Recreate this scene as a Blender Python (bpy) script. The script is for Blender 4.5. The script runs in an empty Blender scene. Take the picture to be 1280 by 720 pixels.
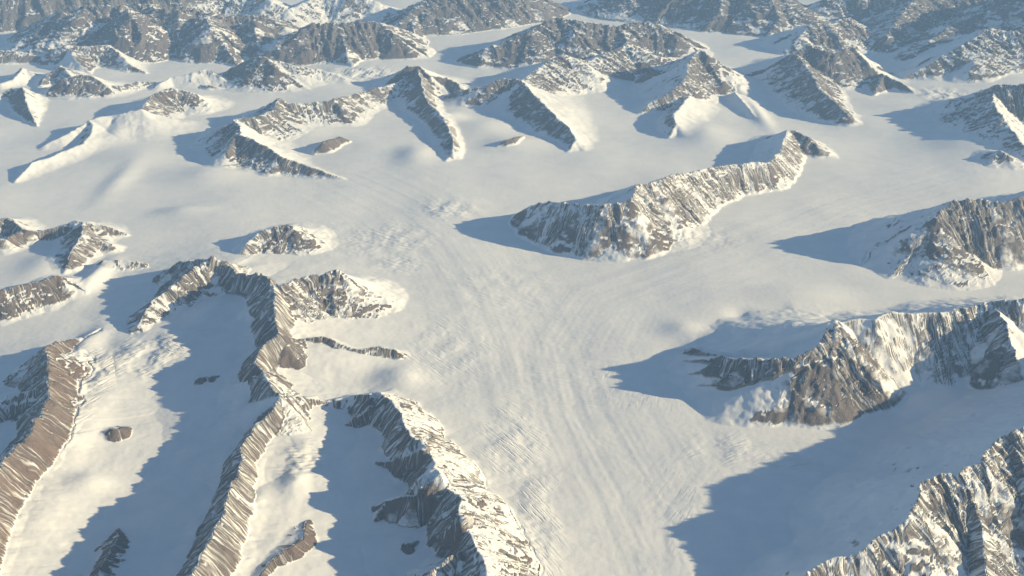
import bpy, math
import numpy as np

S = bpy.context.scene
COL = S.collection

# ---------------------------------------------------------------- camera (1 unit = 100 m)
W, H = 1280.0, 720.0
CAM_Z = 80.0
PITCH = math.radians(27.0)            # below the horizon
HFOV = math.radians(55.0)
FPX = (W / 2) / math.tan(HFOV / 2)
cam = bpy.data.cameras.new("camera")
cam.sensor_width = 36.0
cam.angle = HFOV
cam.clip_start = 1.0
cam.clip_end = 20000.0
camo = bpy.data.objects.new("camera", cam)
COL.objects.link(camo)
camo.location = (0, 0, CAM_Z)
camo.rotation_euler = (math.pi / 2 - PITCH, 0, 0)
S.camera = camo

# ---------------------------------------------------------------- light
SUN_EL = math.radians(16.3)
SUN_X, SUN_Y = 1.0, -0.07             # horizontal direction towards the sun
w = bpy.data.worlds.new("World")
S.world = w
w.use_nodes = True
nt = w.node_tree
sky = nt.nodes.new("ShaderNodeTexSky")
sky.sky_type = 'NISHITA'
sky.sun_disc = False
sky.sun_elevation = SUN_EL
sky.sun_rotation = math.atan2(SUN_X, SUN_Y)
sky.altitude = 3000
sky.dust_density = 1.0
bg = nt.nodes["Background"]
bg.inputs[1].default_value = 0.062
nt.links.new(sky.outputs[0], bg.inputs[0])
sun = bpy.data.lights.new("sun", 'SUN')
sun.energy = 5.0
sun.angle = math.radians(0.5)
sun.color = (1.0, 0.805, 0.462)
suno = bpy.data.objects.new("sun", sun)
COL.objects.link(suno)
from mathutils import Vector
n_ = math.hypot(SUN_X, SUN_Y)
sd = Vector((SUN_X / n_ * math.cos(SUN_EL), SUN_Y / n_ * math.cos(SUN_EL), math.sin(SUN_EL)))
suno.rotation_euler = sd.to_track_quat('Z', 'Y').to_euler()
suno.location = (300, 0, 300)
S.view_settings.view_transform = 'Standard'
S.view_settings.look = 'None'
S.view_settings.gamma = 1.0
S.view_settings.exposure = 1.02
S.render.engine = 'CYCLES'
S.cycles.use_denoising = True
S.cycles.use_adaptive_sampling = True
S.cycles.adaptive_threshold = 0.02
S.cycles.max_bounces = 6
S.cycles.diffuse_bounces = 3
S.cycles.volume_bounces = 1

# ---------------------------------------------------------------- helpers
CP, SP = math.cos(PITCH), math.sin(PITCH)

def ray(px, py):
    """direction of a photograph pixel from the camera, z = up, y = forward"""
    u = (px - W / 2) / FPX
    v = (H / 2 - py) / FPX
    return np.array([u, CP + v * SP, -SP + v * CP])

def crest_point(px, py, hp):
    """point seen at (px, py) whose foot on the level ground lies hp pixels lower"""
    hp = hp * 0.9
    g = ray(px, py + hp)
    t = CAM_Z / -g[2]
    gy = g[1] * t
    r = ray(px, py)
    s = gy / r[1]
    return np.array([r[0] * s, gy, CAM_Z + r[2] * s])

rng = np.random.RandomState(7)
PERM = rng.permutation(512)
PERM = np.concatenate([PERM, PERM, PERM])
GA = rng.uniform(0, 2 * np.pi, 512)
GX, GY = np.cos(GA).astype(np.float32), np.sin(GA).astype(np.float32)

def noise(x, y, seed=0):
    """2-D gradient noise, about -1..1"""
    x = x + seed * 37.17; y = y - seed * 21.73
    xf = np.floor(x); yf = np.floor(y)
    xi = xf.astype(np.int64) & 511; yi = yf.astype(np.int64) & 511
    fx = (x - xf).astype(np.float32); fy = (y - yf).astype(np.float32)
    ux = fx * fx * fx * (fx * (fx * 6 - 15) + 10); uy = fy * fy * fy * (fy * (fy * 6 - 15) + 10)
    def g(dx, dy):
        k = PERM[PERM[xi + dx] + yi + dy] & 511
        return GX[k] * (fx - dx) + GY[k] * (fy - dy)
    a = g(0, 0); b = g(1, 0); c = g(0, 1); d = g(1, 1)
    return ((a + (b - a) * ux) * (1 - uy) + (c + (d - c) * ux) * uy) * 1.5

def fbm(x, y, oct=4, seed=0, gain=0.5):
    s = 0; a = 1.0; f = 1.0
    for i in range(oct):
        s = s + a * noise(x * f, y * f, seed + i * 3)
        a *= gain; f *= 2.03
    return s

def ridged(x, y, oct=4, seed=0, gain=0.5):
    s = 0; a = 1.0; f = 1.0; n = 0
    for i in range(oct):
        s = s + a * (1 - 2 * np.abs(noise(x * f, y * f, seed + i * 3)))
        n += a; a *= gain; f *= 2.07
    return s / n

def sstep(a, b, x):
    t = np.clip((x - a) / (b - a), 0, 1)
    return t * t * (3 - 2 * t)

# ---------------------------------------------------------------- terrain grid: finer near, coarser far
STEP = 1.53 / FPX
rows = []
y = 18.0
while y < 3200:
    rows.append(y)
    d = math.hypot(y, CAM_Z - 4)
    s = STEP * d
    if y < 76: s *= 6.0
    elif y < 82: s *= 2.0
    elif y > 440: s *= 2.2 + min(14, (y - 440) / 40.0)
    y += s
rows = np.array(rows)
us = list(np.arange(-0.553, 0.5531, STEP * 1.02))
s = STEP; u = us[-1]; right = []
while u < 2.6:
    s = min(s * 1.15, 0.09); u += s; right.append(u)
s = STEP; u = us[0]; left = []
while u > -2.6:
    s = min(s * 1.15, 0.09); u -= s; left.append(u)
us = np.array(left[::-1] + us + right)
NR, NC = len(rows), len(us)
depth = rows * CP + CAM_Z * SP
X = (us[None, :] * depth[:, None]).astype(np.float32)
Y = np.repeat(rows[:, None], NC, 1).astype(np.float32)
print("grid", NR, NC, NR * NC)

# ---------------------------------------------------------------- snow base: gentle swells of the ice
B = 0.6 * fbm(X / 34, Y / 34, 2, 1, 0.4) + 0.035 * noise(X / 6, Y / 6, 5)
PXC = W / 2 + FPX * X / (Y * CP + CAM_Z * SP)                     # for placing swells where the ice lies
PYC = H / 2 - FPX * ((-CAM_Z) * CP + Y * SP) / (Y * CP + CAM_Z * SP)

def swell(px, py, rx, ry, h):
    """a smooth dome or hollow of the snow, centred on the ground seen at (px, py)"""
    g = crest_point(px, py, 0); d = g[1] * CP + CAM_Z * SP
    k = d / FPX
    kk = k / max(0.15, (CAM_Z / math.hypot(g[1], CAM_Z)))
    dx = (X - g[0]) / (rx * k); dy = (Y - g[1]) / (ry * kk)
    return h * k * np.exp(-(dx * dx + dy * dy))

SWELLS = [
    (855, 412, 26, 12, 5), (925, 392, 16, 7, -3), (1000, 370, 70, 14, 5),
    (150, 225, 16, 22, 3), (170, 200, 40, 10, 3), (265, 220, 40, 12, 5), (225, 265, 30, 6, 4),
    (60, 330, 30, 20, 6), (120, 350, 14, 20, 10), (110, 440, 16, 26, 8), (100, 560, 20, 60, 6),
    (112, 612, 26, 14, 9), (60, 650, 40, 40, 8), (170, 440, 60, 30, 8),
    (265, 400, 22, 18, 8), (365, 560, 26, 22, 6), (372, 615, 16, 18, 7), (350, 700, 22, 25, 4),
    (420, 455, 50, 14, 7), (500, 475, 30, 14, 9), (520, 195, 24, 12, 6), (600, 160, 40, 10, 6),
    (560, 150, 20, 8, 6), (640, 180, 40, 10, 4), (1150, 500, 120, 40, 4),
    (880, 170, 30, 14, 6), (945, 140, 10, 16, 5), (700, 150, 30, 14, 5), (1120, 180, 60, 14, -4),
    (380, 165, 30, 10, 4), (150, 170, 16, 10, 5), (1230, 180, 60, 20, 8), (1250, 90, 60, 14, 8),
]
for a in SWELLS: B = B + swell(*a)

# ---------------------------------------------------------------- the mountains
# (name, label, category, brown, [ (crest points (px, py, hp)), w_right, w_left, rock_right, rock_left, flute ])
# crest points run left to right or bottom to top; "right" is then the side towards the camera or the right
T = []
def M(name, label, cat, brown, *lines): T.append((name, label, cat, brown, lines))
def L(pts, wr=1.5, wl=1.5, rr=1.0, rl=1.0, fl=1.0, p=1.7, sh=0, top=0):
    if sh: return (pts, wr, wl, rr, rl, fl, 1.0, sh, top)      # cliff above a gentle snow apron that starts at sh of the height
    return (pts, wr * (0.25 + 0.7 * p), wl * (0.25 + 0.7 * p), rr, rl, fl, p, 0, top)          # top: the rock stands on the slope already there

M("rocky_ridge", "long fluted rock ridge standing alone in the glacier just above the picture's middle", "ridge", 0.6,
  L([(654,266,8),(666,256,24),(690,252,37),(730,255,45),(757,256,48),(786,251,51),(797,229,58),(812,230,54),(841,218,46),(870,214,36),(908,206,30),(940,203,28),(960,203,25),(974,190,24),(984,163,24)], 1.2, 1.5, .75, .3, 2.0, 1.2),
  L([(797,230,58),(812,250,42),(830,275,20),(842,292,3)][::-1], 1.3, 1.2, .6, 1, 1),
  L([(728,318,2),(732,300,13),(731,275,28),(730,256,42)], .8, .8, .9, .7, 1.2, 1.2),
  L([(772,314,2),(768,290,17),(764,270,32),(762,256,46)], .8, .8, .9, .7, 1.2, 1.2),
  L([(694,302,2),(692,285,13),(691,268,25),(690,253,36)], .8, .8, .9, .7, 1.2, 1.2),
  L([(984,161,24),(996,164,21),(1010,172,18),(1024,182,12),(1034,192,3)], 1.1, 1.5, 1.4, .9, .8))
M("rocky_ridge", "dark rocky headland at the right edge with a long pointed shadow on the snow", "ridge", 0.3,
  L([(1080,330,3),(1092,311,14),(1115,296,28),(1140,283,42),(1167,271,56),(1192,252,66),(1222,248,68),(1237,250,66),(1252,255,60),(1280,244,66),(1340,225,70),(1420,215,60)], 1.0, 1.6, 1.1, .3, 1.0, 1.2),
  L([(1196,326,3),(1184,302,24),(1174,282,48),(1167,272,56)], 1.2, 1.2, .9, 1, 1),
  L([(1130,330,2),(1145,306,22),(1167,272,56)], 1.2, 1.3, .9, .4, .6))
M("snowy_mountain", "broad mountain right of centre with a bright snow bowl beside its dark rock face", "mountain", 0.35,
  L([(866,433,8),(884,436,20),(905,440,28),(935,434,38),(968,424,52),(1008,412,66),(1044,400,80)], .75, 1.7, .0, .05, .5),
  L([(1044,400,74),(1066,399,72),(1092,399,73),(1120,390,72),(1140,392,68),(1160,391,66)], .8, 1.7, .1, .05, .3, 1.3),
  L([(1150,391,66),(1176,390,66),(1220,382,68),(1240,377,72),(1280,374,78),(1340,366,84)], .95, 1.7, .6, .05, 1.5, 1.3),
  L([(868,435,13),(904,447,34),(935,449,44),(968,449,50),(992,446,53),(1016,436,60),(1044,402,80)], 1.15, 2.2, 1.2, .05, 1.5, 1.2),
  L([(1094,482,6),(1078,456,28),(1056,428,60),(1044,401,80)], 1.0, .9, 1.1, 1.1, 1.2, 1.2),
  L([(958,514,3),(960,492,16),(965,470,32),(968,450,45)], .8, .8, 1.0, .9, 1.2, 1.2),
  L([(1034,514,4),(1036,490,22),(1040,455,48),(1045,402,82)], .9, .9, .9, .9, 1.2, 1.2),
  L([(1068,504,4),(1064,478,24),(1058,440,48)], .8, .8, .9, .9, 1.2, 1.2),
  L([(922,524,3),(950,504,8),(985,480,18),(1008,455,36),(1018,438,51)], .9, 1.0, 1.7, 1.6, 1.0),
  L([(1096,462,20),(1120,450,24),(1150,436,30),(1175,422,38),(1215,408,48),(1240,385,68)], .8, 1.0, 1.2, .0, 1.0, 1.2),
  L([(1246,490,8),(1262,470,28),(1272,452,44),(1266,428,56),(1260,402,68),(1244,380,72)], 1.3, .9, .1, .9, .8, 1.2))
M("fluted_mountain", "big mountain in the bottom right corner, grooved by steep snow gullies", "mountain", 0.3,
  L([(960,800,10),(990,745,32),(1010,714,42),(1037,698,48),(1060,695,48),(1072,689,50),(1096,676,56),(1112,662,60),(1130,650,66),(1144,632,70),(1147,606,76),(1157,600,76),(1175,594,76),(1192,592,76),(1210,587,78),(1225,576,82),(1240,559,86),(1252,545,90),(1280,536,95),(1340,490,74),(1400,435,86),(1460,390,70),(1540,330,40)], 1.15, 1.4, .7, .08, 2.0, 1.3),
  L([(1066,634,5),(1090,622,18),(1115,612,40),(1146,604,80)], .8, .8, 1.2, 1.1, .8),
  L([(1235,720,30),(1230,660,44),(1212,615,64),(1194,592,76)], 1.0, 1.0, .8, .8, 1.5),
  L([(1092,745,16),(1083,715,34),(1073,690,50)], .8, .8, .8, .8, 1.2, 1.2),
  L([(1142,722,16),(1130,692,38),(1113,663,60)], .8, .8, .8, .8, 1.2, 1.2),
  L([(1186,704,18),(1170,660,50),(1156,602,76)], .9, .9, .6, .9, 1.2, 1.2),
  L([(1330,690,30),(1300,620,60),(1270,565,82),(1253,546,90)], 1.2, 1.2, .5, .9, 1.5))
M("rocky_ridge", "long brown ridge winding from the left middle to the bottom edge beside a wide shadow", "ridge", 0.72,
  L([(190,800,50),(215,758,60),(236,720,62),(252,700,60),(268,672,58),(277,642,56),(290,610,54),(297,590,42),(302,560,38),(322,530,38),(345,504,42),(350,491,42),(340,484,42),(328,467,44),(322,450,44),(328,431,44),(350,417,44),(342,392,50),(345,365,54),(334,344,52),(316,341,40),(296,340,36),(281,327,40),(264,321,44)], .62, .9, .8, .95, .8, sh=.5),
  L([(166,432,2),(174,405,15),(184,385,20),(200,370,24),(222,352,32),(240,335,38),(264,321,44)], 1.2, 1.3, .9, 1.1, .8),
  L([(206,340,14),(224,328,30),(244,325,38),(264,321,44)], 1.3, 1.3, 1, 1, 1.0),
  L([(345,356,52),(370,350,44),(395,344,42),(416,338,46),(430,342,42),(450,358,28),(463,376,12),(472,392,2)], 1.5, 1.5, 1.0, .3, 1.2),
  L([(350,418,42),(382,424,18),(402,420,20),(420,426,18),(445,435,12),(475,434,12),(495,436,10),(510,448,2)], 1.4, 1.8, 1.3, .1, .8),
  L([(328,463,42),(350,460,14),(377,461,10),(394,467,2)], 1.4, 1.8, 1.1, .2, .6),
  L([(350,490,46),(380,497,22),(407,502,14),(435,495,16),(460,493,26)], 1.4, 2.0, .9, .1, .6),
  L([(290,505,6),(300,480,22),(318,455,42)], 1.2, 1.3, 1.1, 1.1, .8))
M("rocky_peak", "small pointed grey peak just above the top end of the long winding brown ridge", "peak", 0.6,
  L([(294,322,4),(304,309,14),(320,292,20),(342,284,24),(360,279,27),(371,288,22),(388,302,9),(402,309,2)], 1.4, 1.6, 1.1, .8, 1.3))
M("rocky_ridge", "snow streaked ridge left of the bottom centre, bright right flank and shaded cliffs", "ridge", 0.85,
  L([(650,790,60),(612,722,56),(600,698,54),(592,674,56),(586,658,55),(576,640,54),(572,622,52),(560,607,50),(543,592,48),(540,568,46),(528,556,44),(512,541,42),(507,533,40),(502,519,38),(495,507,36),(485,499,34),(475,491,32)], 1.45, .8, .6, .7, 1.8, sh=.28),
  L([(592,676,55),(570,695,48),(552,707,44),(535,722,42),(505,760,40)][::-1], 1.2, 1.1, .8, .5, 1.2),
  L([(470,645,5),(484,626,16),(500,620,24),(515,617,27),(530,606,24),(541,595,14)], .8, 1.2, 1.6, .5, 1.2, 1.2, top=1),
  L([(470,579,3),(492,577,8),(510,568,13),(524,560,12)], .8, 1.3, 1.5, .6, .8, 1.2, top=1),
  L([(434,529,3),(450,520,7),(462,507,10),(473,495,8)], .9, 1.2, 1.4, .9, .8, 1.2, top=1),
  L([(548,672,4),(560,660,11),(574,648,13)], .9, 1.2, 1.4, .8, .8, 1.2, top=1))
M("brown_ridge", "steep reddish brown ridge at the left edge below the middle, its left side dark", "ridge", 1.3,
  L([(-60,700,60),(-25,622,56),(0,580,54),(20,556,52),(37,540,50),(50,522,48),(57,508,46),(61,480,44),(62,462,44),(60,446,44),(57,432,44),(85,425,20),(118,419,8),(133,411,2)], .72, 1.1, 1.4, .9, .8, sh=.38),
  L([(6,474,10),(35,455,28),(58,441,44)], 1.3, 1.5, 1.2, .8, .8),
  L([(-20,520,20),(12,495,26),(50,485,40)], 1.3, 1.5, 1.2, .6, .8))
M("rocky_ridge", "short brown ridge reaching in from the left edge at mid height", "ridge", 0.9,
  L([(-70,376,26),(-20,366,24),(0,363,24),(48,352,22),(66,344,22),(75,346,20),(83,355,14),(94,370,2)], 1.5, 1.5, 1.4, .7, 1.0))
M("rocky_ridge", "cluster of small rocky crests beyond the left ridge, ending in a thin pointed spur", "ridge", 0.9,
  L([(-60,290,16),(-10,276,16),(8,271,14),(20,279,14),(32,286,12),(46,289,8),(72,284,10),(95,275,18),(103,277,19),(114,279,17),(132,283,11),(160,292,2)], 1.5, 1.8, 1.1, .6, 1.0),
  L([(80,340,3),(87,322,12),(95,305,17),(104,293,19),(103,278,19)], 1.3, 1.5, .9, 1.3, .8),
  L([(104,297,17),(122,301,10),(140,304,8),(150,311,2)], 1.5, 1.5, 1.1, .5, .6),
  L([(126,330,3),(132,325,10),(150,324,11),(175,328,8),(193,336,1)], 1.4, 1.4, 1.2, .9, .8),
  L([(62,330,2),(80,312,9),(96,300,17)], 1.4, 1.4, 1.1, .9, .6),
  L([(-20,300,10),(6,298,12),(24,288,12)], 1.3, 1.4, 1.4, .7, .8))
M("rock_outcrop", "small rock outcrop on the edge of the broad shadow, lower left", "outcrop", 0.9,
  L([(133,546,2),(141,537,8),(150,535,8),(158,540,2)], 1.2, 1.4, 1.8, 1.4, .6))
M("rock_outcrop", "thin brown rock rib near the bottom edge on the left, half in shadow", "outcrop", 1.1,
  L([(118,745,14),(126,716,12),(133,696,12),(140,678,12),(152,660,2)], 1.2, 1.4, 1.8, 1.6, .8))
M("rock_outcrop", "pair of dark rocks poking through the shaded snow left of the long brown ridge", "outcrop", 0.3,
  L([(245,476,1),(252,472,6),(258,473,3),(266,470,5),(276,469,1)], 1.4, 1.4, 1.8, 1.8, .6))
M("rock_outcrop", "curved brown rock rib between the two ridges near the bottom edge", "outcrop", 1.1,
  L([(322,722,5),(331,708,6),(345,697,6),(364,684,8),(378,666,9),(386,650,2)], 1.3, 1.8, 1.8, 1.5, .8))
M("rock_outcrop", "lone dark rock in the shaded snow left of the bottom centre ridge", "outcrop", 0.2,
  L([(503,687,1),(512,680,6),(524,676,1)], 1.4, 1.4, 1.8, 1.8, .6))
# upper left
M("snowy_ridge", "low snow crest curving through the upper left with a broad shadow on its far side", "ridge", 0.8,
  L([(18,224,3),(32,213,6),(38,203,9),(62,196,9),(84,187,9),(105,179,9),(116,165,12),(113,150,17),(122,147,18),(140,144,18),(152,142,20),(176,136,24)], 2.3, 1.4, .15, .8, .5),
  L([(57,181,4),(75,172,8),(97,160,12),(113,150,17)], 2.0, 1.7, .5, 1.2, .6))
M("rocky_peak", "small brown streaked peak in the upper left, below a pale snow dome", "peak", 0.8,
  L([(176,135,22),(190,118,24),(208,111,26),(222,111,24),(242,116,20),(252,127,10),(257,134,2)], 1.5, 1.8, 1.1, .3, 1.2),
  L([(200,104,8),(215,96,11),(240,92,14),(257,84,20),(270,92,13),(290,106,3)], 1.5, 1.5, .5, 1.0, .9),
  L([(245,106,2),(262,106,6),(280,110,2)], 1.3, 1.3, 1.2, 1.0, .9))
M("rocky_peak", "dark triangular peak with a slanting white snow strip, upper left of centre", "peak", 0.5,
  L([(276,92,4),(290,84,14),(305,77,24),(322,71,32),(333,72,32),(345,84,24),(366,98,12),(387,112,2)], 1.4, 1.7, 1.2, .8, 1.4),
  L([(328,71,32),(350,77,26),(370,82,22),(402,87,14),(430,97,7),(447,102,2)], 1.6, 1.7, .8, .7, 1.4))
M("rocky_ridge", "snow dusted ridge with a long low tail of dark rock, left of the top centre", "ridge", 0.5,
  L([(250,182,3),(276,161,20),(296,148,28),(320,146,26),(340,138,26),(348,122,32),(360,128,26),(384,129,22),(416,124,24),(434,119,20),(448,116,18),(468,110,16),(492,105,14),(508,97,16)], 1.5, 1.5, 1.1, .9, 1.2),
  L([(296,148,28),(302,168,28),(328,180,24),(348,193,18),(376,204,11),(404,214,7),(430,222,2)], 1.4, 1.8, 1.3, .2, 1.1),
  L([(276,205,4),(283,188,18),(296,165,28)], 1.3, 1.3, 1.2, .6, 1),
  L([(416,124,24),(428,134,18),(446,150,4)], 1.3, 1.4, .9, 1.1, 1.1))
M("rock_outcrop", "small brown outcrop on the snow to the right of the snow dusted ridge", "outcrop", 0.8,
  L([(395,190,3),(405,176,14),(415,173,12),(425,170,10),(436,175,3)], .9, 1.2, 1.9, .9, .9, 1.2))
M("rock_outcrop", "short dark rock strip on bright snow left of the slanting ridge's lower end", "outcrop", 0.5,
  L([(622,181,2),(632,175,7),(644,171,8),(654,170,2)], .9, 1.3, 1.8, .6, .9, 1.2))
M("rock_outcrop", "dark rock patch in the shaded snowfield left of the fluted pyramid peak", "outcrop", 0.2,
  L([(798,98,3),(806,91,11),(816,86,12),(826,90,3)], .9, 1.3, 1.8, .8, .9, 1.2))
M("rocky_ridge", "dark pyramid peak above centre whose thin curved rib runs down towards the glacier", "ridge", 0.6,
  L([(484,102,10),(498,90,20),(510,82,27),(525,82,27),(537,94,20),(557,97,16),(575,105,12),(588,111,4)], 1.3, 1.8, 1.2, .1, 1.3),
  L([(555,203,2),(566,190,9),(567,176,12),(560,158,13),(551,142,13),(538,130,14),(530,116,18),(527,98,24),(522,83,27)], 1.0, 1.4, .7, 1.2, .8),
  L([(515,126,3),(524,119,10),(531,116,16)], 1.2, 1.2, 1.4, .8, .8))
M("rocky_ridge", "long slanting ridge above centre, shaded grey rock under a bright snow edge", "ridge", 0.4,
  L([(562,117,8),(584,112,16),(608,107,22),(628,98,28),(652,100,28),(672,122,24),(696,147,18),(712,160,13),(720,176,8),(710,188,2)], 1.3, 2.2, 1.2, .1, 1.2),
  L([(652,100,28),(664,92,27),(680,80,30),(704,66,36),(716,72,31),(736,76,25),(760,66,27),(780,57,30),(806,66,24),(830,72,18),(850,72,14)], 1.6, 2.0, 1.0, .1, 1.5),
  L([(672,88,28),(674,104,20),(690,122,5)], 1.3, 1.4, .9, 1, 1.5))
M("dark_mountain", "big dark rocky mountain just beyond the slanting ridge, top middle", "mountain", 0.3,
  L([(578,70,6),(608,60,18),(640,48,28),(664,38,36),(696,22,44),(716,26,42),(744,30,38),(776,34,34),(792,28,36),(822,30,34),(844,44,24),(866,61,8),(876,70,2)], 1.4, 1.6, 1.3, .7, 1.4),
  L([(716,26,42),(720,40,34),(734,60,18)], 1.3, 1.3, 1.1, 1.1, 1.4),
  L([(776,34,34),(785,52,24),(800,68,10)], 1.3, 1.3, 1.1, 1.1, 1.4))
M("fluted_peak", "bright fluted pyramid peak right of the top centre, a wide shadow on its left", "peak", 0.5,
  L([(803,138,4),(815,126,12),(840,115,20),(856,100,28),(862,76,38),(874,61,46),(887,70,40),(907,82,28),(922,94,16),(934,100,3)], 1.15, 1.5, .85, .5, 2.0),
  L([(912,113,2),(900,96,20),(884,75,36),(875,62,46)], 1.3, 1.3, .7, 1, 1.6),
  L([(880,123,3),(868,100,22),(864,78,38)], 1.3, 1.3, .8, .9, 1.5),
  L([(836,168,3),(846,154,12),(842,142,14),(852,132,16),(862,118,18)], 1.8, 1.3, .2, .8, .6),
  L([(948,150,1),(936,135,6),(918,114,10)], 1.8, 1.5, .1, .1, .2))
M("rocky_ridge", "dark ridge in the upper right with two summits and a long spur towards the glacier", "ridge", 0.35,
  L([(916,96,4),(940,90,8),(960,84,14),(980,72,26),(992,66,32),(1010,57,38),(1028,63,36),(1044,66,34),(1068,60,36),(1084,76,24),(1098,92,10),(1104,92,14),(1124,101,10),(1143,114,2)], 1.25, 1.7, 1.2, .2, 1.3),
  L([(1069,153,3),(1058,142,12),(1042,126,20),(1026,112,24),(1016,94,28),(1004,78,32),(996,66,34)], 1.3, 1.3, 1.0, 1.0, 1.2),
  L([(976,108,3),(990,94,16),(1004,78,30)], 1.2, 1.4, 1.3, .5, 1),
  L([(1002,130,2),(1014,118,14),(1026,108,24)], 1.2, 1.4, 1.3, .5, 1),
  L([(1092,116,2),(1098,104,8),(1104,92,15)], 1.2, 1.4, 1.2, .9, 1))
M("rocky_ridge", "dark ridge at the upper right edge with a jagged shadow reaching far left", "ridge", 0.35,
  L([(1190,155,2),(1212,139,16),(1228,120,32),(1248,106,46),(1280,106,48),(1330,100,52),(1400,95,40)], 1.4, 1.5, 1.2, .6, 1.2),
  L([(1284,186,16),(1272,170,22),(1256,150,30),(1245,134,36),(1240,114,42)], 1.4, 1.3, .5, 1, 1.0),
  L([(1228,208,2),(1240,198,10),(1250,187,18),(1262,194,14),(1278,203,4)], 1.3, 1.4, 1.2, .8, .8))
# top background
M("rocky_mountain", "long wall of rocky mountains across the upper left, spurs reaching down to the snow", "mountain", 0.4,
  L([(20,52,6),(50,36,26),(72,16,38),(96,20,42),(108,8,46),(140,10,44),(160,10,44),(180,6,44),(200,14,42),(224,10,44),(248,14,40),(280,22,34),(304,20,34),(332,20,32),(356,34,22)], 1.3, 1.6, 1.5, .9, 1.8),
  L([(180,68,2),(170,50,22),(165,24,44),(160,10,52)], 1.2, 1.2, 1.0, 1.1, 1.5),
  L([(230,69,2),(222,46,20),(224,12,48)], 1.2, 1.2, .9, 1.1, 1.5),
  L([(297,80,2),(280,55,18),(265,35,34),(255,18,44)], 1.2, 1.2, 1.0, 1.1, 1.5),
  L([(60,60,4),(66,45,20),(76,16,44)], 1.2, 1.2, 1.0, 1.1, 1.5),
  L([(325,72,2),(322,50,18),(318,22,38)], 1.2, 1.2, 1.0, 1.1, 1.5))
M("rocky_ridge", "grey ridge with a slanting left snow edge beneath the wall of mountains, upper left", "ridge", 0.5,
  L([(84,56,22),(95,58,20),(110,58,20),(135,56,20),(150,67,14),(162,80,8),(182,89,2)], 1.4, 1.9, 1.1, .1, 1.2),
  L([(84,55,22),(92,72,16),(112,91,3)], 1.3, 1.4, .2, 1, .8))
M("rocky_ridge", "rounded dark hump with a tapering right tail, left part of the picture near the top", "ridge", 0.4,
  L([(70,112,6),(78,100,18),(98,93,24),(112,94,23),(120,98,20),(135,107,13),(150,107,11),(170,102,9),(192,102,5)], 1.3, 1.8, 1.2, .1, 1.1),
  L([(47,110,3),(60,92,10),(68,86,14),(75,81,18),(90,95,12)], 1.5, 1.5, .9, .8, 1),
  L([(0,104,6),(18,98,8),(28,84,14),(40,90,8),(48,94,2)], 1.6, 1.6, .3, .9, .8))
M("rocky_ridge", "small ridge at the upper left edge, dark face left and snow on the right", "ridge", 0.5,
  L([(46,155,2),(38,142,8),(33,126,14),(28,108,18)], 1.2, 1.1, .3, 1.3, .8),
  L([(-20,124,6),(0,118,10),(14,110,14),(28,108,18)], 1.2, 1.3, .9, .6, .8))
M("striped_mountain", "dark mountain with slanting snow streaks left of the valley at the top", "mountain", 0.35,
  L([(346,72,4),(360,56,18),(376,40,32),(392,29,40),(424,30,38),(452,27,38),(474,29,34),(494,44,24),(512,59,12),(526,70,2)], 1.2, 1.6, 1.5, .9, 2.0),
  L([(440,82,2),(432,60,16),(424,32,36)], 1.2, 1.2, 1.0, 1.1, 1.5))
M("striped_mountain", "tall streaked mountain side beyond the valley at the top, left of centre", "mountain", 0.3,
  L([(490,40,8),(504,24,18),(524,6,30),(548,-6,38),(590,-16,42),(640,-16,36),(668,-6,24),(684,4,14),(700,14,3)], 1.5, 1.6, 1.4, .9, 2.2),
  L([(520,50,3),(516,30,14),(526,6,28)], 1.2, 1.2, .9, 1.1, 1.5))
M("snowy_mountain", "white topped mountains at the very top left of centre, behind the rocky wall", "mountain", 0.3,
  L([(240,8,24),(270,0,28),(292,-8,34),(318,-10,36),(340,2,30),(360,12,22),(384,2,26),(402,-12,34),(440,-10,34),(470,2,24),(490,14,10)], 1.5, 1.6, .7, .5, 1.6),
  L([(318,-10,36),(336,12,20),(352,28,4)][::-1], 1.5, 1.3, .1, .9, 1.2),
  L([(430,22,4),(412,10,16),(402,-12,34)], 1.3, 1.3, .3, .9, 1.2))
M("dark_mountain", "hazy blue mountain slopes in shade along the top, right of centre", "mountain", 0.25,
  L([(760,-6,20),(800,-22,36),(850,-30,46),(900,-22,44),(950,-16,44),(980,-4,36),(1000,16,14)], 1.8, 1.6, 1.6, 1.0, 1.4),
  L([(880,36,4),(900,14,22),(905,-14,42)], 1.3, 1.3, 1.2, 1.2, 1.3),
  L([(960,44,4),(975,22,20),(962,-6,40)], 1.3, 1.3, 1.0, 1.2, 1.3))
M("dark_mountain", "low striated rock hump far off in the haze above the dark two summit ridge", "mountain", 0.9,
  L([(985,62,4),(1000,44,20),(1012,30,30),(1040,28,30),(1062,22,30),(1076,32,18),(1084,40,4)], 1.5, 1.6, 1.0, .6, 2.0))
M("dark_mountain", "dark shoulder running down left out of the haze, upper right", "mountain", 0.2,
  L([(1122,76,2),(1145,64,14),(1170,46,26),(1192,32,34),(1212,22,40),(1235,14,40),(1260,0,44),(1300,-10,46)], 1.3, 1.6, 1.6, .9, 1.2))
M("dark_mountain", "shaded peaks with tongues of rock between hazy snowfields, top right", "mountain", 0.25,
  L([(1092,62,3),(1108,44,18),(1122,24,30),(1140,2,40),(1170,-14,44),(1220,-16,44),(1280,-14,42)], 1.3, 1.4, 1.5, .9, 1.4),
  L([(1000,10,10),(1040,-4,30),(1080,-14,40),(1140,-16,44)], 1.4, 1.4, 1.0, .8, 1.4),
  L([(1195,36,3),(1205,16,18),(1214,-10,40)], 1.3, 1.3, 1.0, 1.2, 1.3),
  L([(1270,-14,60),(1330,-16,84),(1400,-10,88),(1500,0,80)], 1.4, 1.4, 1.1, .9, 1.3))
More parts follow.
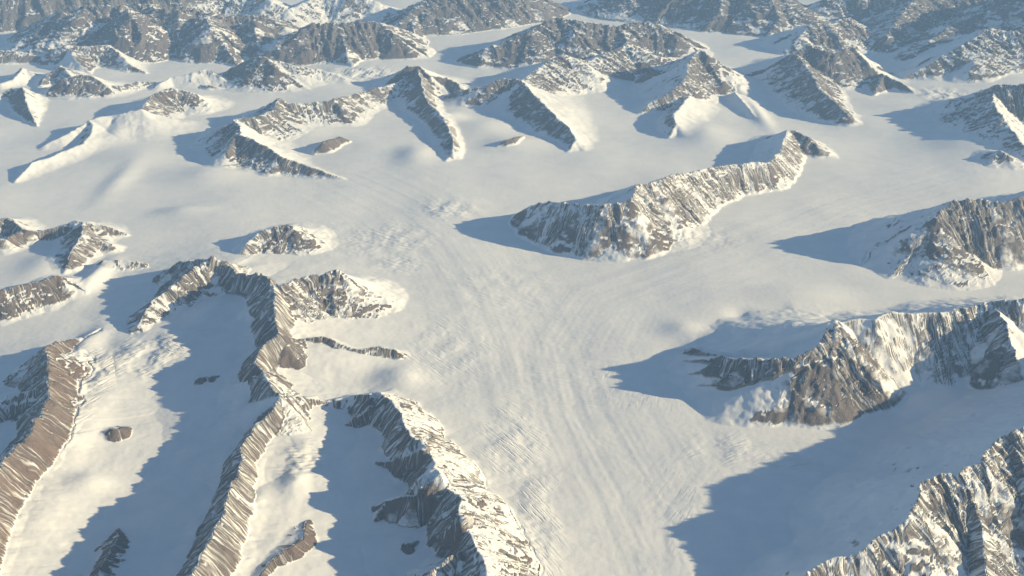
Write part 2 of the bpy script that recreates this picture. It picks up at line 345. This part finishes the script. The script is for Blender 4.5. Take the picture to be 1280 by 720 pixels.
M("rocky_mountain", "hazy mountain at the top right edge with rock ribs above a lit snow apron", "mountain", 0.3,
  L([(1130,96,3),(1165,78,18),(1200,58,34),(1226,42,44),(1240,35,48),(1262,40,44),(1285,38,46),(1340,32,48),(1400,30,30)], 1.2, 1.8, .9, .4, 1.8),
  L([(1205,98,2),(1215,76,22),(1236,40,46)], 1.3, 1.6, .9, .4, 1.2))
M("rocky_mountain", "blue hazy mountain slopes in the top left corner of the picture", "mountain", 0.2,
  L([(-80,8,30),(-20,2,32),(40,-4,36),(100,-14,40),(160,-20,40),(220,-26,40)], 1.2, 1.5, 1.5, 1.0, 1.6),
  L([(20,34,2),(30,16,16),(40,-4,34)], 1.3, 1.3, .6, 1.3, 1.4),
  L([(-70,66,14),(-20,62,16),(20,64,14),(50,70,8),(70,78,2)], 1.2, 1.4, 1.4, .7, 1.4),
  L([(84,24,3),(96,8,16),(110,-16,40)], 1.3, 1.3, .6, 1.3, 1.4))
M("distant_range", "line of pale far mountains beyond the top of the picture", "mountain range", 0.2)

SHW = 4.6                                # reach of a snow apron in mountain heights
HM = B.copy()
OWN = np.full(X.shape, -1, np.int16)
ROCKY = np.zeros_like(X)                 # how bare the owning flank is
FLUTE = np.zeros_like(X)
RIBX = X.copy(); RIBY = Y.copy()
# irregular outlines: bend the sampling position a little
scl = (Y * CP + CAM_Z * SP) / FPX        # metres per pixel at the ground, in units
WX = X + 1.0 * fbm(X / 3.6, Y / 3.6, 3, 11) * 0.45
WY = Y + 1.0 * fbm(X / 3.6, Y / 3.6, 3, 31) * 0.45
def ground_at(x, y):
    i = int(np.clip(np.searchsorted(rows, y), 0, NR - 1))
    j = int(np.clip(np.searchsorted(us, x / (rows[i] * CP + CAM_Z * SP)), 0, NC - 1))
    return float(HM[i, j])

def crest_on_slope(px, py, hp):
    zg = 0.0
    for _ in range(5):
        g = ray(px, py + hp * .9); t = (CAM_Z - zg) / -g[2]
        gx, gy = g[0] * t, g[1] * t
        zg = .5 * zg + .5 * ground_at(gx, gy)
    r = ray(px, py); s = gy / r[1]
    return np.array([r[0] * s, gy, max(.15, CAM_Z + r[2] * s - ground_at(r[0] * s, gy))])

JOBS = [(ti, li, l) for ti, t in enumerate(T) for li, l in enumerate(t[4])]
JOBS.sort(key=lambda j: bool(j[2][8]) or T[j[0]][2] == "outcrop")
if True:
    for ti, li, (pts, wr, wl, rr, rl, fl, pw, sh, top) in JOBS:
        top = top or T[ti][2] == "outcrop"
        P = np.array([(crest_on_slope if top else crest_point)(*p) for p in pts])
        if li > 0 and not top: P[P[:, 2].argmax(), 2] *= .94
        wmax = max(wr, wl, SHW if sh else 0) * P[:, 2].max() + 2
        y0, y1 = P[:, 1].min() - wmax, P[:, 1].max() + wmax
        i0, i1 = np.searchsorted(rows, [y0, y1])
        if i1 <= i0: continue
        dmin = rows[i0] * CP + CAM_Z * SP; dmax = rows[min(i1, NR - 1)] * CP + CAM_Z * SP
        xa, xb = P[:, 0].min() - wmax, P[:, 0].max() + wmax
        ulo = min(xa / dmin, xa / dmax); uhi = max(xb / dmin, xb / dmax)
        j0, j1 = np.searchsorted(us, [ulo, uhi])
        if j1 <= j0: continue
        sl = (slice(i0, i1), slice(j0, j1))
        x, yv = WX[sl], WY[sl]
        best = np.full(x.shape, 1e9, np.float32)
        qx = np.zeros_like(best); qy = np.zeros_like(best); zc = np.zeros_like(best); side = np.zeros_like(best)
        hb = np.full(x.shape, -1e9, np.float32)
        for k in range(len(P) - 1):
            a, b = P[k], P[k + 1]
            dx, dy = b[0] - a[0], b[1] - a[1]
            l2 = dx * dx + dy * dy + 1e-9
            t = np.clip(((x - a[0]) * dx + (yv - a[1]) * dy) / l2, 0, 1)
            cx, cy = a[0] + t * dx, a[1] + t * dy
            d = np.hypot(x - cx, yv - cy)
            z = a[2] + t * (b[2] - a[2])
            cr = dx * (yv - cy) - dy * (x - cx)           # >0: left of the direction
            # effective height: highest surface offered by any segment wins
            sdn = cr / (math.sqrt(l2) * (d + 1e-4))
            bl = np.clip(0.5 + sdn * 1.6, 0, 1)
            ww = wr + (wl - wr) * bl
            T_ = d / (ww * z + 1e-3)
            h = z * np.clip(1 - T_, 0, 1) ** pw - np.maximum(T_ - 1, 0)
            if sh: h = np.maximum(h, sh * z * np.clip(1 - d / (SHW * z + 1e-3), 0, 1) ** 2.2)
            m = h > hb
            hb = np.where(m, h, hb)
            best = np.where(m, d, best); qx = np.where(m, cx, qx); qy = np.where(m, cy, qy)
            zc = np.where(m, z, zc); side = np.where(m, bl, side)
        ww = wr + (wl - wr) * side
        rk = rr + (rl - rr) * side
        zz = zc * (1 + (0.006 + 0.054 * np.clip(rk, 0, 1)) * fbm(qx / 1.5, qy / 1.5, 4, 40 + ti, .55))
        t = best / (ww * zc + 1e-3)
        inside = t < 1
        tc = np.clip(t, 0, 1)
        prof = (1 - tc) ** pw
        if sh:
            ts = np.clip(best / (SHW * zc + 1e-3), 0, 1)
            ap = sh * (1 - ts) ** 2.2
            dd = prof - ap; rk_cut = np.where(dd < 0, .35, 1.0)
            prof = ap + np.where(dd > .08, dd, np.where(dd < -.08, 0, (dd + .08) ** 2 / .32) * sstep(0, .1, np.maximum(ap, prof)))
            inside = ts < 1
        # ribs and gullies that run down the fall line
        ext = np.sin(np.pi * np.clip(tc * 0.95 + 0.03, 0, 1)) ** 0.8
        qx0, qy0 = qx, qy
        wq = .9 * noise(qx / 4.5, qy / 4.5, 160 + ti) + .35 * noise(qx / 1.9, qy / 1.9, 161 + ti)
        qx = qx + wq; qy = qy + wq
        f1 = ridged((qx * 0.5 + x * 0.06), (qy * 0.5 + yv * 0.06), 2, 60 + ti)
        f2 = ridged((qx * 1.25 + x * 0.16), (qy * 1.25 + yv * 0.16), 3, 80 + ti, .6)
        rk = (rr + (rl - rr) * side) * (rk_cut if sh else 1.0)
        famp = np.minimum(1, 0.02 + rk)
        fz = np.minimum(zc, 12.0)
        big = np.mean([p[1] for p in pts]) < 75          # large far mountains carry side spurs of their own
        f0 = ridged(qx / 11, qy / 11, 2, 50 + ti) + .25 if big else 0
        f3 = ridged(qx * 3.1 + x * 0.35, qy * 3.1 + yv * 0.35, 2, 90 + ti)
        vary = sstep(-.5, .5, noise(x / 5, yv / 5, 140 + ti))
        rk = rk * (1 + .30 * noise(x / 7, yv / 7, 150 + ti) + .2 * noise(x / 2.6, yv / 2.6, 151 + ti))
        f3 = f3 * (.25 + .75 * vary)
        flu = (0.075 * f1 + (0.05 * f2 + 0.024 * f3) * fl + 0.022 * ridged(x / 1.1, yv / 1.1, 3, 170, .6)) * fz * ext * famp
        h = zz * prof + flu + 0.20 * f0 * np.minimum(zc, 22) * ext * famp + 0.045 * fz * fbm(x / 1.5, yv / 1.5, 4, 100, .55) * (1 - tc) * famp
        h = np.where(inside, h + B[sl] * (1 - prof), -9)
        cur = HM[sl].copy()
        if top: h = np.where(inside, cur + zz * prof + flu, -9)
        m = h > cur
        HM[sl] = np.where(m, h, cur)
        hit = m & (h > (cur if top else B[sl]) + 0.12)
        OWN[sl] = np.where(hit, ti, OWN[sl])
        ROCKY[sl] = np.where(m, rk, ROCKY[sl])
        FLUTE[sl] = np.where(m, f2 * ext, FLUTE[sl])
        kr = .45 if big else 1.0
        RIBX[sl] = np.where(m, kr * (qx + 0.045 * (x - qx)), RIBX[sl]); RIBY[sl] = np.where(m, kr * (qy + 0.045 * (yv - qy)), RIBY[sl])
# far mountains beyond the frame
far = sstep(428, 500, Y) * (1 - sstep(1500, 2600, Y))
hf = np.clip(ridged(X / 60, Y / 60, 4, 200) + 0.15, 0, 2) ** 1.3 * 16 * far
m = (hf > HM + 0.5) & (hf > 0.5)
HM = np.where(m, hf, HM); OWN = np.where(m, len(T) - 1, OWN); ROCKY = np.where(m, 1.0, ROCKY)

def blur(a, n):
    for _ in range(n):
        a = (np.roll(a, 1, 0) + np.roll(a, -1, 0) + 2 * a) / 4
        a = (np.roll(a, 1, 1) + np.roll(a, -1, 1) + 2 * a) / 4
    return a
# ice relief: flow bands and crevasse fields on the glacier
ICE = (1 - sstep(0.05, 0.6, HM - B))
def flow(pts, width):
    P = np.array([crest_point(a, b, 0) for a, b in pts])
    sd_ = np.full(X.shape, 1e9, np.float32); ss = np.zeros_like(X); acc = 0
    for k in range(len(P) - 1):
        a, b = P[k], P[k + 1]; dx, dy = b[0] - a[0], b[1] - a[1]; l = math.hypot(dx, dy)
        t = np.clip(((X - a[0]) * dx + (Y - a[1]) * dy) / (l * l), 0, 1)
        d = np.hypot(X - a[0] - t * dx, Y - a[1] - t * dy)
        cr = np.sign(dx * (Y - a[1]) - dy * (X - a[0]))
        m = d < np.abs(sd_)
        sd_ = np.where(m, d * cr, sd_); ss = np.where(m, acc + t * l, ss)
        acc += l
    mask = np.exp(-(sd_ / width) ** 2)
    return sd_, ss, mask
FL = [([(428,222),(500,255),(560,300),(600,360),(630,430),(660,520),(710,620),(770,760)], 16),
      ([(1200,215),(1060,250),(940,300),(830,340),(740,370),(700,430),(720,520),(770,620),(820,760)], 14),
      ([(1150,560),(1020,560),(900,580),(850,640),(850,720),(860,780)], 8),
      ([(150,470),(110,560),(60,640),(0,720)], 7)]
for pts, wd in FL:
    d_, s_, mk = flow(pts, wd)
    HM += ICE * mk * (0.036 * noise(d_ / 2.4, s_ / 70, 7) + 0.014 * noise(d_ / 0.8, s_ / 30, 8))
# crevassed ice: (px, py, rx, ry, direction of the cracks in degrees on the ground, spacing, depth)
CREV = [(560,262,34,12,-12,1.9,.20), (480,300,60,22,-30,1.7,.14), (500,330,30,12,-30,1.6,.16), (620,360,70,40,-35,1.5,.06),
        (560,440,60,50,-50,1.2,.08), (640,560,40,60,-50,1.0,.14), (670,660,30,80,-60,.85,.17), (880,300,40,14,-20,1.8,.14),
        (112,480,28,30,60,1.1,.60), (75,545,28,44,65,1.1,.50), (180,455,44,22,50,1.0,.40), (170,400,40,20,-30,1.3,.14), (215,440,26,16,-30,.9,.4),
        (380,590,26,24,10,1.0,.4), (905,562,50,20,30,.8,.12), (700,470,80,60,-5,1.3,.05), (800,480,60,30,70,1.2,.07),
        (1180,118,30,8,10,3.0,.35), (450,92,40,8,80,2.6,.4), (1000,580,40,14,20,.9,.22), (860,640,40,60,60,1.0,.05)]
sy0 = np.gradient(HM, axis=0) / np.gradient(Y, axis=0); sx0 = np.gradient(HM, axis=1) / np.gradient(X, axis=1)
ICE2 = 1 - sstep(.28, .5, blur(np.hypot(sx0, sy0 - sx0 * np.gradient(X, axis=0) / np.gradient(Y, axis=0)), 3))
CRA = np.zeros_like(X); CRP = np.zeros_like(X); CRQ = np.zeros_like(X)
for px, py, rx, ry, ang, sp, am in CREV:
    g = crest_point(px, py, 0); d = g[1] * CP + CAM_Z * SP; k = d / FPX
    kk = k * math.hypot(g[1], CAM_Z) / CAM_Z
    mk = np.exp(-(((X - g[0]) / (rx * k)) ** 2 + ((Y - g[1]) / (ry * kk)) ** 2) ** 1.3)
    sel = mk > 0.02
    xs, ys, ms = X[sel], Y[sel], mk[sel] * ICE2[sel]
    a = math.radians(ang); c, s_ = math.cos(a), math.sin(a)
    p_ = (xs * c + ys * s_) / sp; q_ = (-xs * s_ + ys * c) / sp
    mo = sstep(-.8, .7, noise(xs / 3.5, ys / 3.5, 28) + .25 * noise(xs, ys, 29))
    am_ = .75 * am * ms * mo
    HM[sel] += am_ * (-.2 * np.clip(noise(p_ * 0.3, q_ * 1.0, 21) - .1, 0, 1))
    old = CRA[sel]; win = am_ > old
    CRA[sel] = np.where(win, am_, old)
    CRP[sel] = np.where(win, p_ * 0.4, CRP[sel]); CRQ[sel] = np.where(win, q_ * 2.8, CRQ[sel])
HM += 0.012 * fbm(X / 0.8, Y / 0.8, 2, 300)

# slope, for where rock stays bare
dzdy = np.gradient(HM, axis=0) / np.gradient(Y, axis=0)
dzdx = np.gradient(HM, axis=1) / np.gradient(X, axis=1)
# remove the shear of the fan-shaped grid
fan = np.gradient(X, axis=0) / np.gradient(Y, axis=0)
dzdy = dzdy - dzdx * fan
slope = np.degrees(np.arctan(np.hypot(dzdx, dzdy)))
nz = .45 * fbm(X / 2.2, Y / 2.2, 4, 400, .6) + .35 * fbm(X / 9, Y / 9, 2, 410) + .6 * fbm(RIBX * 1.3, RIBY * 1.3, 3, 420, .6)
thr = 52 - 22 * np.minimum(ROCKY, 1.3)
ONTOP = np.isin(OWN, [i for i, t in enumerate(T) if t[2] == 'outcrop'])
thr = np.where(ONTOP, 22 + 7 * fbm(X / 1.6, Y / 1.6, 3, 430, .6), thr)
rock = sstep(-5, 5, slope - thr + 9 * nz + 7 * FLUTE - 1.0) * (ROCKY > 0.02) * sstep(0.12, .6, HM - B)
rock = np.where(OWN < 0, 0, rock).astype(np.float32)
macro0 = rock.copy(); rock = rock * np.clip(.43 + .22 * ROCKY + .22 * sstep(230, 330, Y), 0, 1.0).astype(np.float32)
macro = blur(macro0, 6)
BROWN = np.array([t[3] for t in T] + [0.5], np.float32)[OWN]

# ---------------------------------------------------------------- material of snow and bare rock
def terrain_material(name):
    m = bpy.data.materials.new(name); m.use_nodes = True
    t = m.node_tree; N = t.nodes; K = t.links
    bs = N["Principled BSDF"]
    geo = N.new("ShaderNodeNewGeometry")
    at = N.new("ShaderNodeAttribute"); at.attribute_name = "bare"
    ab = N.new("ShaderNodeAttribute"); ab.attribute_name = "brown"
    def mp(scale):
        v = N.new("ShaderNodeMapping"); v.inputs['Scale'].default_value = scale
        K.new(geo.outputs['Position'], v.inputs['Vector']); return v
    n1 = N.new("ShaderNodeTexNoise"); n1.inputs['Scale'].default_value = 1.0; n1.inputs['Detail'].default_value = 4; n1.inputs['Roughness'].default_value = .65
    av = N.new("ShaderNodeAttribute"); av.attribute_name = "rib"
    n1.inputs['Scale'].default_value = 3.4
    K.new(av.outputs['Vector'], n1.inputs['Vector'])
    n2 = N.new("ShaderNodeTexNoise"); n2.inputs['Scale'].default_value = .35; n2.inputs['Detail'].default_value = 4
    K.new(geo.outputs['Position'], n2.inputs['Vector'])
    n3 = N.new("ShaderNodeTexNoise"); n3.inputs['Scale'].default_value = 5.0; n3.inputs['Detail'].default_value = 4; n3.inputs['Roughness'].default_value = .7
    K.new(geo.outputs['Position'], n3.inputs['Vector'])
    # mask = bare + (noise-.5)*k, sharpened
    def math_(op, a, b=None, clamp=False):
        q = N.new("ShaderNodeMath"); q.operation = op; q.use_clamp = clamp
        for i, v in enumerate((a, b)):
            if v is None: continue
            if isinstance(v, (int, float)): q.inputs[i].default_value = v
            else: K.new(v, q.inputs[i])
        return q.outputs[0]
    k = math_('SUBTRACT', n1.outputs[0], .5)
    k = math_('MULTIPLY', k, 2.7)
    k = math_('ADD', at.outputs['Fac'], k)
    k = math_('SUBTRACT', k, .5)
    k = math_('MULTIPLY', k, 2.5)
    k = math_('ADD', k, .5, True)
    gate = math_('MULTIPLY', at.outputs['Fac'], 6.0, True)
    k = math_('MULTIPLY', k, gate)
    # rock colour
    cr = N.new("ShaderNodeValToRGB"); e = cr.color_ramp.elements
    e[0].position = .3; e[0].color = (.10, .09, .097, 1); e[1].position = .75; e[1].color = (.25, .228, .235, 1)
    K.new(n3.outputs[0], cr.inputs[0])
    cb = N.new("ShaderNodeValToRGB"); e = cb.color_ramp.elements
    e[0].position = .3; e[0].color = (.12, .088, .076, 1); e[1].position = .75; e[1].color = (.29, .21, .178, 1)
    K.new(n3.outputs[0], cb.inputs[0])
    bmx = math_('MULTIPLY', math_('SUBTRACT', ab.outputs['Fac'], .22), math_('MULTIPLY', n2.outputs[0], 1.35), True)
    rc = N.new("ShaderNodeMix"); rc.data_type = 'RGBA'
    n4 = N.new("ShaderNodeTexNoise"); n4.inputs['Scale'].default_value = .9; n4.inputs['Detail'].default_value = 5; n4.inputs['Roughness'].default_value = .7
    K.new(av.outputs['Vector'], n4.inputs['Vector'])
    n5 = math_('ADD', math_('MULTIPLY', n3.outputs[0], .45), math_('MULTIPLY', n4.outputs[0], .55))
    K.new(n5, cr.inputs[0]); K.new(n5, cb.inputs[0])
    K.new(bmx, rc.inputs[0]); K.new(cr.outputs[0], rc.inputs[6]); K.new(cb.outputs[0], rc.inputs[7])
    sc = N.new("ShaderNodeValToRGB"); e = sc.color_ramp.elements
    e[0].position = .3; e[0].color = (.76, .78, .80, 1); e[1].position = .7; e[1].color = (.84, .84, .84, 1)
    K.new(n2.outputs[0], sc.inputs[0])
    fc = N.new("ShaderNodeMix"); fc.data_type = 'RGBA'
    K.new(k, fc.inputs[0]); K.new(sc.outputs[0], fc.inputs[6]); K.new(rc.outputs[2], fc.inputs[7])
    K.new(fc.outputs[2], bs.inputs['Base Color'])
    bs.inputs['Roughness'].default_value = .75
    bs.inputs['Specular IOR Level'].default_value = .2
    b1 = N.new("ShaderNodeBump"); b1.inputs['Strength'].default_value = 1.0
    hh = math_('MULTIPLY', n3.outputs[0], math_('ADD', math_('MULTIPLY', k, .22), .02))
    hh2 = math_('ADD', hh, math_('MULTIPLY', math_('MULTIPLY', n1.outputs[0], at.outputs['Fac']), .35))
    b1.inputs['Distance'].default_value = 1.0
    ac = N.new("ShaderNodeAttribute"); ac.attribute_name = "crack"
    ap = N.new("ShaderNodeAttribute"); ap.attribute_name = "crackpos"
    nc = N.new("ShaderNodeTexNoise"); nc.inputs['Scale'].default_value = 1.0; nc.inputs['Detail'].default_value = 3
    K.new(ap.outputs['Vector'], nc.inputs['Vector'])
    cc = math_('MULTIPLY', math_('MINIMUM', nc.outputs[0], .5), math_('MULTIPLY', ac.outputs['Fac'], 4.5))
    hh2 = math_('ADD', hh2, cc)
    K.new(hh2, b1.inputs['Height']); K.new(b1.outputs[0], bs.inputs['Normal'])
    return m
MAT_ICE = terrain_material("glacier_snow")
MAT_MTN = terrain_material("mountain_rock_and_snow")

# ---------------------------------------------------------------- meshes: one partition of the surface, edge to edge
def piece(mask, name, mat, parent=None, origin=(0, 0, 0)):
    """mesh of the grid faces in mask (NR-1, NC-1)"""
    fi, fj = np.nonzero(mask)
    if len(fi) == 0: return None
    v00 = fi * NC + fj
    quads = np.stack([v00, v00 + 1, v00 + NC + 1, v00 + NC], 1)
    used, inv = np.unique(quads.ravel(), return_inverse=True)
    co = np.stack([X.ravel()[used] - origin[0], Y.ravel()[used] - origin[1], HM.ravel()[used] - origin[2]], 1).astype(np.float32)
    me = bpy.data.meshes.new(name)
    me.vertices.add(len(co)); me.vertices.foreach_set("co", co.ravel())
    nq = len(quads)
    me.loops.add(nq * 4); me.loops.foreach_set("vertex_index", inv.astype(np.int32).ravel())
    me.polygons.add(nq); me.polygons.foreach_set("loop_start", np.arange(0, nq * 4, 4, dtype=np.int32))
    me.update(calc_edges=True)
    me.shade_smooth()
    for an, arr in (("bare", rock), ("brown", BROWN)):
        a = me.attributes.new(an, 'FLOAT', 'POINT'); a.data.foreach_set("value", arr.ravel()[used].astype(np.float32))
    rb = np.stack([RIBX.ravel()[used], RIBY.ravel()[used], HM.ravel()[used] * 0.06], 1).astype(np.float32)
    a = me.attributes.new("rib", 'FLOAT_VECTOR', 'POINT'); a.data.foreach_set("vector", rb.ravel())
    a = me.attributes.new("crack", 'FLOAT', 'POINT'); a.data.foreach_set("value", CRA.ravel()[used].astype(np.float32))
    cv = np.stack([CRP.ravel()[used], CRQ.ravel()[used], np.zeros(len(used))], 1).astype(np.float32)
    a = me.attributes.new("crackpos", 'FLOAT_VECTOR', 'POINT'); a.data.foreach_set("vector", cv.ravel())
    me.materials.append(mat)
    o = bpy.data.objects.new(name, me); COL.objects.link(o)
    if parent is not None: o.parent = parent
    return o

cell_own = OWN[:-1, :-1]
cell_bare = macro[:-1, :-1] > 0.42

def components(mask):
    """label the edge-connected patches of a boolean grid by runs and union-find"""
    par = []
    def find(a):
        while par[a] != a:
            par[a] = par[par[a]]; a = par[a]
        return a
    runs = []; prev = []
    for i in range(mask.shape[0]):
        row = mask[i]
        if not row.any(): prev = []; continue
        d = np.diff(np.concatenate([[0], row.astype(np.int8), [0]]))
        st = np.nonzero(d == 1)[0].tolist(); en = np.nonzero(d == -1)[0].tolist()
        cur = []; k = 0
        for s_, e_ in zip(st, en):
            idn = len(par); par.append(idn)
            while k < len(prev) and prev[k][1] <= s_: k += 1
            q = k
            while q < len(prev) and prev[q][0] < e_:
                ra, rb = find(prev[q][2]), find(idn)
                if ra != rb: par[max(ra, rb)] = min(ra, rb)
                q += 1
            cur.append((s_, e_, idn)); runs.append((i, s_, e_, idn))
        prev = cur
    lab = np.full(mask.shape, -1, np.int32)
    for i, s_, e_, idn in runs: lab[i, s_:e_] = find(idn)
    return lab

def box_of(mk):
    ii = np.nonzero(mk.any(1))[0]; jj = np.nonzero(mk.any(0))[0]
    return slice(ii[0], ii[-1] + 1), slice(jj[0], jj[-1] + 1)

groups = []
for ti in range(len(T)):
    full = cell_own == ti
    if not full.any(): continue
    bx = box_of(full); mk = full[bx]
    # stray crumbs of a mountain belong to the glacier
    lab = components(mk)
    ids, cnt = np.unique(lab[mk], return_counts=True)
    limit = 40 if ti < len(T) - 1 else 400
    for i_ in ids[cnt < limit]: mk[lab == i_] = False
    cell_own[bx][(cell_own[bx] == ti) & ~mk] = -1
    if not mk.any():
        print('unseen', T[ti][1]); continue
    bare = cell_bare[bx] & mk
    for rnd in range(2):
        lab = components(bare); ids, cnt = np.unique(lab[bare], return_counts=True)
        small = np.isin(lab, ids[cnt < 220]) & bare
        bare = bare & ~small
        sn = mk & ~bare
        lab = components(sn); ids, cnt = np.unique(lab[sn], return_counts=True)
        small = np.isin(lab, ids[cnt < 220]) & sn
        if bare.any(): bare = bare | small
    groups.append((ti, bx, mk, bare))

def whole(bx, sub):
    m = np.zeros(cell_own.shape, bool); m[bx] = sub; return m

g = piece(cell_own < 0, "glacier", MAT_ICE); g["kind"] = "structure"
for ti, bx, mk, bare in groups:
    name, label, cat = T[ti][:3]
    fi, fj = np.nonzero(mk); fi = fi + bx[0].start; fj = fj + bx[1].start
    ox, oy = float(X[fi, fj].mean()), float(Y[fi, fj].mean())
    root = bpy.data.objects.new(name, None); COL.objects.link(root)
    root.location = (ox, oy, 0); root.empty_display_size = 2
    root["kind"] = "thing"; root["label"] = label; root["category"] = cat
    for pname, sub in (("rock_face", bare), ("snow_slope", mk & ~bare)):
        if not sub.any(): continue
        if ti == len(T) - 1: piece(whole(bx, sub), pname, MAT_MTN, root, (ox, oy, 0)); continue
        lab = components(sub)
        for i_ in np.unique(lab[sub]):
            piece(whole(bx, lab == i_), pname, MAT_MTN, root, (ox, oy, 0))

# ---------------------------------------------------------------- haze
hz = bpy.data.meshes.new("haze")
x0, x1, y0, y1, z0, z1 = -9000, 9000, -50, 3400, -8, 90
vs = [(x0,y0,z0),(x1,y0,z0),(x1,y1,z0),(x0,y1,z0),(x0,y0,z1),(x1,y0,z1),(x1,y1,z1),(x0,y1,z1)]
hz.from_pydata(vs, [], [(3,2,1,0),(4,5,6,7),(0,1,5,4),(1,2,6,5),(2,3,7,6),(3,0,4,7)])
ho = bpy.data.objects.new("haze", hz); COL.objects.link(ho); ho["kind"] = "stuff"
hm = bpy.data.materials.new("haze"); hm.use_nodes = True
for n in list(hm.node_tree.nodes):
    if n.type != 'OUTPUT_MATERIAL': hm.node_tree.nodes.remove(n)
pv = hm.node_tree.nodes.new("ShaderNodeVolumePrincipled")
pv.inputs['Color'].default_value = (.32, .545, .905, 1)
pv.inputs['Density'].default_value = 0.00108
pv.inputs['Anisotropy'].default_value = 0.0
out = [n for n in hm.node_tree.nodes if n.type == 'OUTPUT_MATERIAL'][0]
hm.node_tree.links.new(pv.outputs[0], out.inputs['Volume'])
hz.materials.append(hm)
